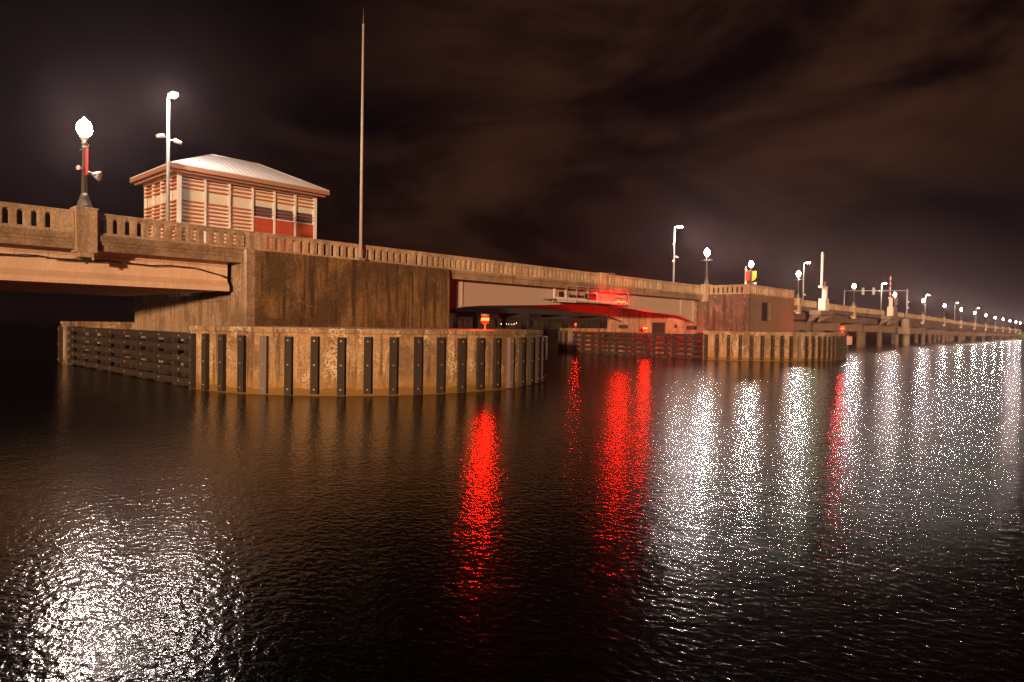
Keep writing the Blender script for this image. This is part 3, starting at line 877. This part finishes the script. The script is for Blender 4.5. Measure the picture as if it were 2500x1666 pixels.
light_pole((340.5, 51.7, 5.6), 10.8, 'slim light pole left of the sixth viaduct lamp', 'ledgreen')
light_pole((405.5, 52.5, 5.2), 10.8, 'farthest slim light pole above the seventh viaduct lamp', 'ledgreen')

# ================================================================== long viaduct to the right
va = thing('viaduct', 'long low concrete viaduct with lamps running to the far bank at right', 'bridge span', (200, 40, 0))
seg = [93.84, 102.0, 106.3]
XS = [93.9, 106.8] + LX[1:]
def line_box(mb, x0, x1, o0, o1, h0, h1, m=0):
    """box following the viaduct's line: offsets from the near railing, heights below the rail top"""
    vs = []
    for h in (h0, h1):
        for (x, o) in ((x0, o0), (x1, o0), (x1, o1), (x0, o1)): vs.append((x, vy(x) + o, vz(x) + h))
    mb.add(vs, [(0, 3, 2, 1), (4, 5, 6, 7), (0, 1, 5, 4), (1, 2, 6, 5), (2, 3, 7, 6), (3, 0, 4, 7)], m)
    return mb
brk = sorted(set([93.9, 106, 115, 124, 150, 180, 204, 240, 272, 320, 365, 430, 495]))
dk, eb, fp = MB(), MB(), MB()
for a, b in zip(brk[:-1], brk[1:]):
    line_box(dk, a, b, .3, 12.6, -1.5, -1.2)
    line_box(eb, a, b, -.2, .3, -1.75, -1.10)
    line_box(eb, a, b, -.30, -.2, -1.32, -1.10)
    line_box(fp, a, b, 12.6, 12.85, -1.6, -.1)
dk.build('deck', M['viaduct'], va); eb.build('edge_beam', M['viaduct'], va); fp.build('far_parapet', M['viaduct'], va)
for i in range(6):
    g = MB()
    for a, b in zip(brk[:-1], brk[1:]): line_box(g, a, b, 1.0 + i * 2.15, 1.45 + i * 2.15, -3.15, -1.5)
    g.build('girder', M['viaduct'], va)
for i, x in enumerate(LX):
    mb = MB(); y = vy(x) - .12; z = vz(x)
    mb.box(x - .42, x + .42, y - .42, y + .42, z - 2.05, z + .04).box(x - .46, x + .46, y - .46, y + .46, z + .04, z + .12)
    mb.build('pedestal', M['rail'], va)
    MB().box(x - .3, x + .3, y - .38, y + .2, z - 2.3, z - 2.053).build('corbel', M['white'], va)
pts = [93.9] + LX + [495]
for a, b in zip(pts[:-1], pts[1:]):
    a0, b0 = (a + .43 if a > 94 else a), (b - .43 if b < 494 else b)
    mid = a0 + (b0 - a0) * .27
    far_ = a > 260
    for (p, q) in ((a0, mid - .3), (mid + .3, b0)):
        if q - p < .8: continue
        rail((p, vy(p)), (q, vy(q)), M['rail'], va, vz(p), vz(q), ends=(.25, .25), layers=3 if a < 120 else 1, solid=far_)
    y = vy(mid)
    MB().box(mid - .3, mid + .3, y - .24, y + .24, vz(mid) - 1.08, vz(mid) + .03).build('pilaster', M['rail'], va)

# pier bents under the viaduct
bent_x = [100.5, 116, 132.5, 148.2, 165, 181.8, 214, 246, 278, 310, 342, 375, 410, 445, 478]
for i, x in enumerate(bent_x):
    y = vy(x); zt = vz(x) - 3.2
    lab = ('concrete pier cap on round columns, %s under the viaduct from the right pier' % (ordn + ['thirteenth', 'fourteenth', 'outermost'])[i]) if i < 12 else \
        'concrete pier cap on round columns, %s under the viaduct from the right pier' % ['thirteenth', 'fourteenth', 'outermost'][i - 12]
    t = thing('pier_bent', lab, 'bridge pier', (x, y + 6, 0), 'pier bents under the viaduct')
    MB().box(x - .75, x + .75, y + .55, y + 13, max(2.0, zt - 1.55), zt).build('cap_beam', M['viaduct'], t, .02)
    for k in range(4):
        yy = y + 1.3 + k * 3.7
        MB().tube((x, yy, -1.5), (x, yy, max(2.0, zt - 1.552)), .55, n=16).build('column', M['viaduct'], t)

# ================================================================== barrier gates
def gate(x, y, z, h, label, red=False, w=1.0, group='road barrier gates with raised arms'):
    t = thing('barrier_gate', label, 'barrier gate', (x, y, z), group)
    MB().box(x - .9 * w, x + 1.0 * w, y - .55, y + .55, z, z + 1.95).box(x - .95 * w, x + 1.05 * w, y - .6, y + .6, z + 1.953, z + 2.02).box(x - .6 * w, x + .6 * w, y - .58, y - .553, z + .35, z + 1.7).build('housing', M['white'], t, .03)
    MB().box(x + .15 * w, x + .45 * w, y - .35, y + .35, z + 2.02, z + 3.75).box(x + .75 * w, x + .95 * w, y - .3, y + .3, z + 2.02, z + 3.75).build('upright', M['white'], t)
    MB().box(x - 2.0 * w, x + 1.15 * w, y - .28, y + .28, z + 3.753, z + 4.10).build('counterweight_bar', M['white'], t, .02)
    ar = MB()
    xl = x - 1.55 * w
    mt = 1 if red else 0
    lean = .06
    for dx in (0, .62 * w):
        n = 8
        for k in range(n):
            za, zb = z + 4.1 + (h - 4.1) * k / n, z + 4.1 + (h - 4.1) * (k + 1) / n
            ar.box(xl + dx - .07, xl + dx + .07, y - .07, y + .07, za, zb - .003, 1 if red and k % 2 == 0 else 0)
    for k in range(5): ar.box(xl + .07, xl + .62 * w - .07, y - .04, y + .04, z + 4.3 + (h - 4.6) * k / 4, z + 4.4 + (h - 4.6) * k / 4, mt)
    ar.box(xl - .15, xl + .62 * w + .15, y - .12, y + .12, z + h - .1, z + h, 0).box(xl + .1, xl + .45 * w, y - .1, y + .1, z + h + .003, z + h + .45, mt)
    ao = ar.build('arm', [M['white'], M['redpaint']], t)
    lp = MB()
    for k in range(3): lp.ball((xl + .62 * w + .17, y - .05, z + 4.6 + (h - 5) * k / 2), .09, 8)
    lp.build('arm_lamp', M['redpaint'], ao)
    MB().tube((x + .55 * w, y, z + 4.103), (x + .55 * w, y, z + 4.9), .12, n=10).build('beacon', M['redpaint'], t)
    return t
gate(115.9, 36.0, 6.62, 9.2, 'white barrier gate with raised lattice arm on the bracket right of the pier')
gate(162.5, 36.55, 6.75, 8.4, 'barrier gate with a red and white raised arm in front of the gantry', True, .55)
gate(113.4, 48.0, 6.8, 7.1, 'white raised barrier arm seen over the corner railing of the right pier', False, .6)
# the slab brackets they stand on
for (x0, x1, yy, z, lab) in ((111.8, 118.4, 36.0, 6.62, 'concrete bracket slab carrying the white barrier gate'), (159.2, 167.0, 36.55, 6.75, 'concrete bracket slab carrying the red and white barrier gate')):
    y1 = vy(x0) - .31
    t = thing('bracket_slab', lab, 'bracket', ((x0 + x1) / 2, yy, z))
    MB().box(x0, x1, yy - .9, y1, z - .75, z - .003).build('slab', M['bracket'], t, .02)
    MB().prism([(yy - .8, z - .753), (y1, z - .753), (y1 + .5, z - 1.9), (y1 + .2, z - 1.9)], x0 + .6, x0 + 1.1, 'x').prism([(yy - .8, z - .753), (y1, z - .753), (y1 + .5, z - 1.9), (y1 + .2, z - 1.9)], x1 - 1.1, x1 - .6, 'x').build('corbel', M['bracket'], t)

# ================================================================== signal gantry
gy = vy(181.7) - .75
gn = thing('signal_gantry', 'tall signal gantry with a long arm reaching across the road from a concrete column', 'traffic signal', (181.7, gy, 0))
MB().tube((181.7, gy, 6.5), (181.7, gy, 13.7), .22, .17, 12).build('pole', M['galv'], gn)
MB().box(180.9, 182.5, gy - .7, gy + .9, 4.45, 6.5).build('plinth', M['bracket'], gn, .02)
MB().box(180.5, 182.9, gy - 1.0, gy + 1.6, 2.85, 4.447).build('cap', M['bracket'], gn, .02)
MB().tube((181.7, gy, -1.5), (181.7, gy, 2.847), .8, n=18).build('column', M['bracket'], gn)
MB().tube((181.7, gy, 13.3), (175.1, 49.6, 13.2), .10, n=10).build('arm', M['galv'], gn)
MB().tube((175.1, 49.6, 6.5), (175.1, 49.6, 13.45), .14, n=10).build('far_pole', M['galv'], gn)
for f in (.53, .70):
    p = Vector((181.7, gy, 13.3)).lerp(Vector((175.1, 49.6, 13.2)), f)
    MB().box(p.x - .2, p.x + .2, p.y - .26, p.y + .26, p.z - .95, p.z + .75).build('signal_head', M['galv'], gn, .03)
p = Vector((181.7, gy, 13.3)).lerp(Vector((175.1, 49.6, 13.2)), .44)
MB().ball(tuple(p), .18, 10).build('detector', M['white'], gn)
for z in (10.6, 9.2): MB().ball((181.9, gy - .25, z), .2, 10).build('pole_lamp', M['white'], gn)
# twin flashing signal beside the red and white gate
ts = thing('warning_signal', 'pair of pale signal boxes on a short post right of the red and white gate', 'traffic signal', (171, 36.9, 7))
MB().tube((168.9, 37.0, 6.7), (168.9, 37.0, 11), .09, n=8).build('post', M['iron'], ts)
for dx in (-.75, .75): MB().box(168.9 + dx - .32, 168.9 + dx + .32, 36.75, 37.0, 9.4, 11.3).build('signal_head', M['bracket'], ts, .03)
MB().box(168.4, 169.4, 36.6, 37.3, 6.7, 8.9).build('cabinet', M['iron'], ts, .02)
# small pale things on the far side of the viaduct road
cbx = thing('equipment_cabinet', 'small white cabinet with two stubby posts behind the viaduct railing', 'cabinet', (300, 50.6, 6))
MB().box(299, 301.4, 50.2, 51.2, 6.0, 8.0).build('housing', M['white'], cbx, .03)
MB().box(299.2, 299.7, 50.4, 50.9, 8.0, 9.0).box(300.5, 300.9, 50.4, 50.9, 8.0, 8.6).build('post', M['white'], cbx)
dm = MB().lathe([(.9, 0), (.9, .25), (.75, .55), (.4, .75), (.05, .85)], (196, 50.0, 8.05), 14).tube((196, 50, 6.6), (196, 50, 8.05), .15, n=8)
tag(dm.build('dome_housing', M['white']), 'small white dome peeking over the railing right of the second viaduct lamp', 'dome')

# ================================================================== distance: dark bridge, wood, bank, lights
db = thing('distant_bridge', 'dark low bridge crossing far behind under the drawbridge leaf', 'bridge', (120, 110, 0))
ang = R(-2)
def DB(x, y): return (x, 106 + (x - 120) * math.tan(ang) + y)
mb = MB()
a, b = DB(98, 0), DB(260, 0)
mb.add([(98, a[1], 6.1), (260, b[1], 6.1), (260, b[1] + 9, 6.1), (98, a[1] + 9, 6.1), (98, a[1], 7.3), (260, b[1], 7.3), (260, b[1] + 9, 7.3), (98, a[1] + 9, 7.3)],
       [(0, 3, 2, 1), (4, 5, 6, 7), (0, 1, 5, 4), (1, 2, 6, 5), (2, 3, 7, 6), (3, 0, 4, 7)])
mb.build('deck', M['bridgeshade'], db)
for k in range(10):
    x = 105 + k * 16; y = DB(x, 0)[1]
    MB().box(x - .9, x + .9, y + .2, y + 8.8, 5.1, 6.097).build('cap_beam', M['bridgeshade'], db)
    for yy in (y + 1.2, y + 7.8): MB().tube((x, yy, -1.5), (x, yy, 5.097), .6, n=10).build('column', M['bridgeshade'], db)

tr = MB()
rnd = random.Random(3)
for i in range(420):
    th = lerp(R(26), R(50), i / 419) + rnd.uniform(-.002, .002)
    d = rnd.uniform(640, 700); s = rnd.uniform(3.0, 5.2)
    c = (d * math.cos(th), d * math.sin(th), rnd.uniform(3.2, 5.6))
    n = 7
    prof = [(s * .5, -s * 1.2), (s * (.9 + rnd.uniform(-.1, .2)), -s * .4), (s * (.8 + rnd.uniform(-.2, .2)), s * .35), (s * (.45 + rnd.uniform(-.15, .2)), s * .8), (.15, s * 1.1)]
    tr.lathe(prof, c, n, smooth=False)
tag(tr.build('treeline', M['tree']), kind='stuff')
bk = MB()
nb = 40
ring = lambda rr, z: [(rr * math.cos(lerp(R(18), R(51), i / nb)), rr * math.sin(lerp(R(18), R(51), i / nb)), z) for i in range(nb + 1)]
r0, r1, r2 = ring(625, -.5), ring(645, 1.2), ring(1450, 3)
vs = r0 + r1 + r2; n1 = nb + 1
bk.add(vs, [(j * n1 + i, j * n1 + i + 1, (j + 1) * n1 + i + 1, (j + 1) * n1 + i) for j in range(2) for i in range(nb)])
tag(bk.build('far_shore', M['grass']), kind='structure')
bn = MB()
vs = []
for (x, y, z) in ((494, 30, -.5), (560, -40, -.5), (900, -80, 1), (900, 120, 6), (560, 90, 5), (494, 70, -.5), (497, 36, 3.4), (560, 20, 4.2), (900, 30, 6), (499, 56, 4.4), (560, 60, 5)): vs.append((x, y, z))
bn.add(vs, [(0, 1, 7, 6), (1, 2, 8, 7), (6, 7, 10, 9), (7, 8, 3, 4, 10), (9, 10, 4, 5), (0, 6, 9, 5)])
tag(bn.build('far_bank', M['grass']), kind='structure')
for i in range(7):
    th = math.atan2(343.95, 362.9) + (math.atan2(335.5, 370.73) - math.atan2(343.95, 362.9)) * i / 6
    t = thing('shore_light', 'one of the tiny pale lights on the far shore under the left leaf', 'light', (600 * math.cos(th), 600 * math.sin(th), -1), 'tiny lights on the far shore')
    x, y = 600 * math.cos(th), 600 * math.sin(th)
    z = 4.1 if i < 6 else 5.2
    MB().ball((x, y, z), .13, 8).build('lamp', M['speck'], t)
    MB().tube((x, y, -1), (x, y, z - .3), .08, n=6).build('pole', M['iron'], t)

# ================================================================== thin haze added to give the lamps a glow
hm = bpy.data.materials.new('lamp glow haze'); hm.use_nodes = True
hn = hm.node_tree.nodes; hn.clear()
ho_ = hn.new('ShaderNodeOutputMaterial'); hv = hn.new('ShaderNodeVolumePrincipled')
hv.inputs['Color'].default_value = (.95, .72, .78, 1)
hv.inputs['Density'].default_value = HAZE
hv.inputs['Anisotropy'].default_value = .87
hm.node_tree.links.new(hv.outputs['Volume'], ho_.inputs['Volume'])
hz_ = MB().box(-1600, 1600, -1600, 1600, -3.0, 27).build('haze', hm)
tag(hz_, kind='stuff')
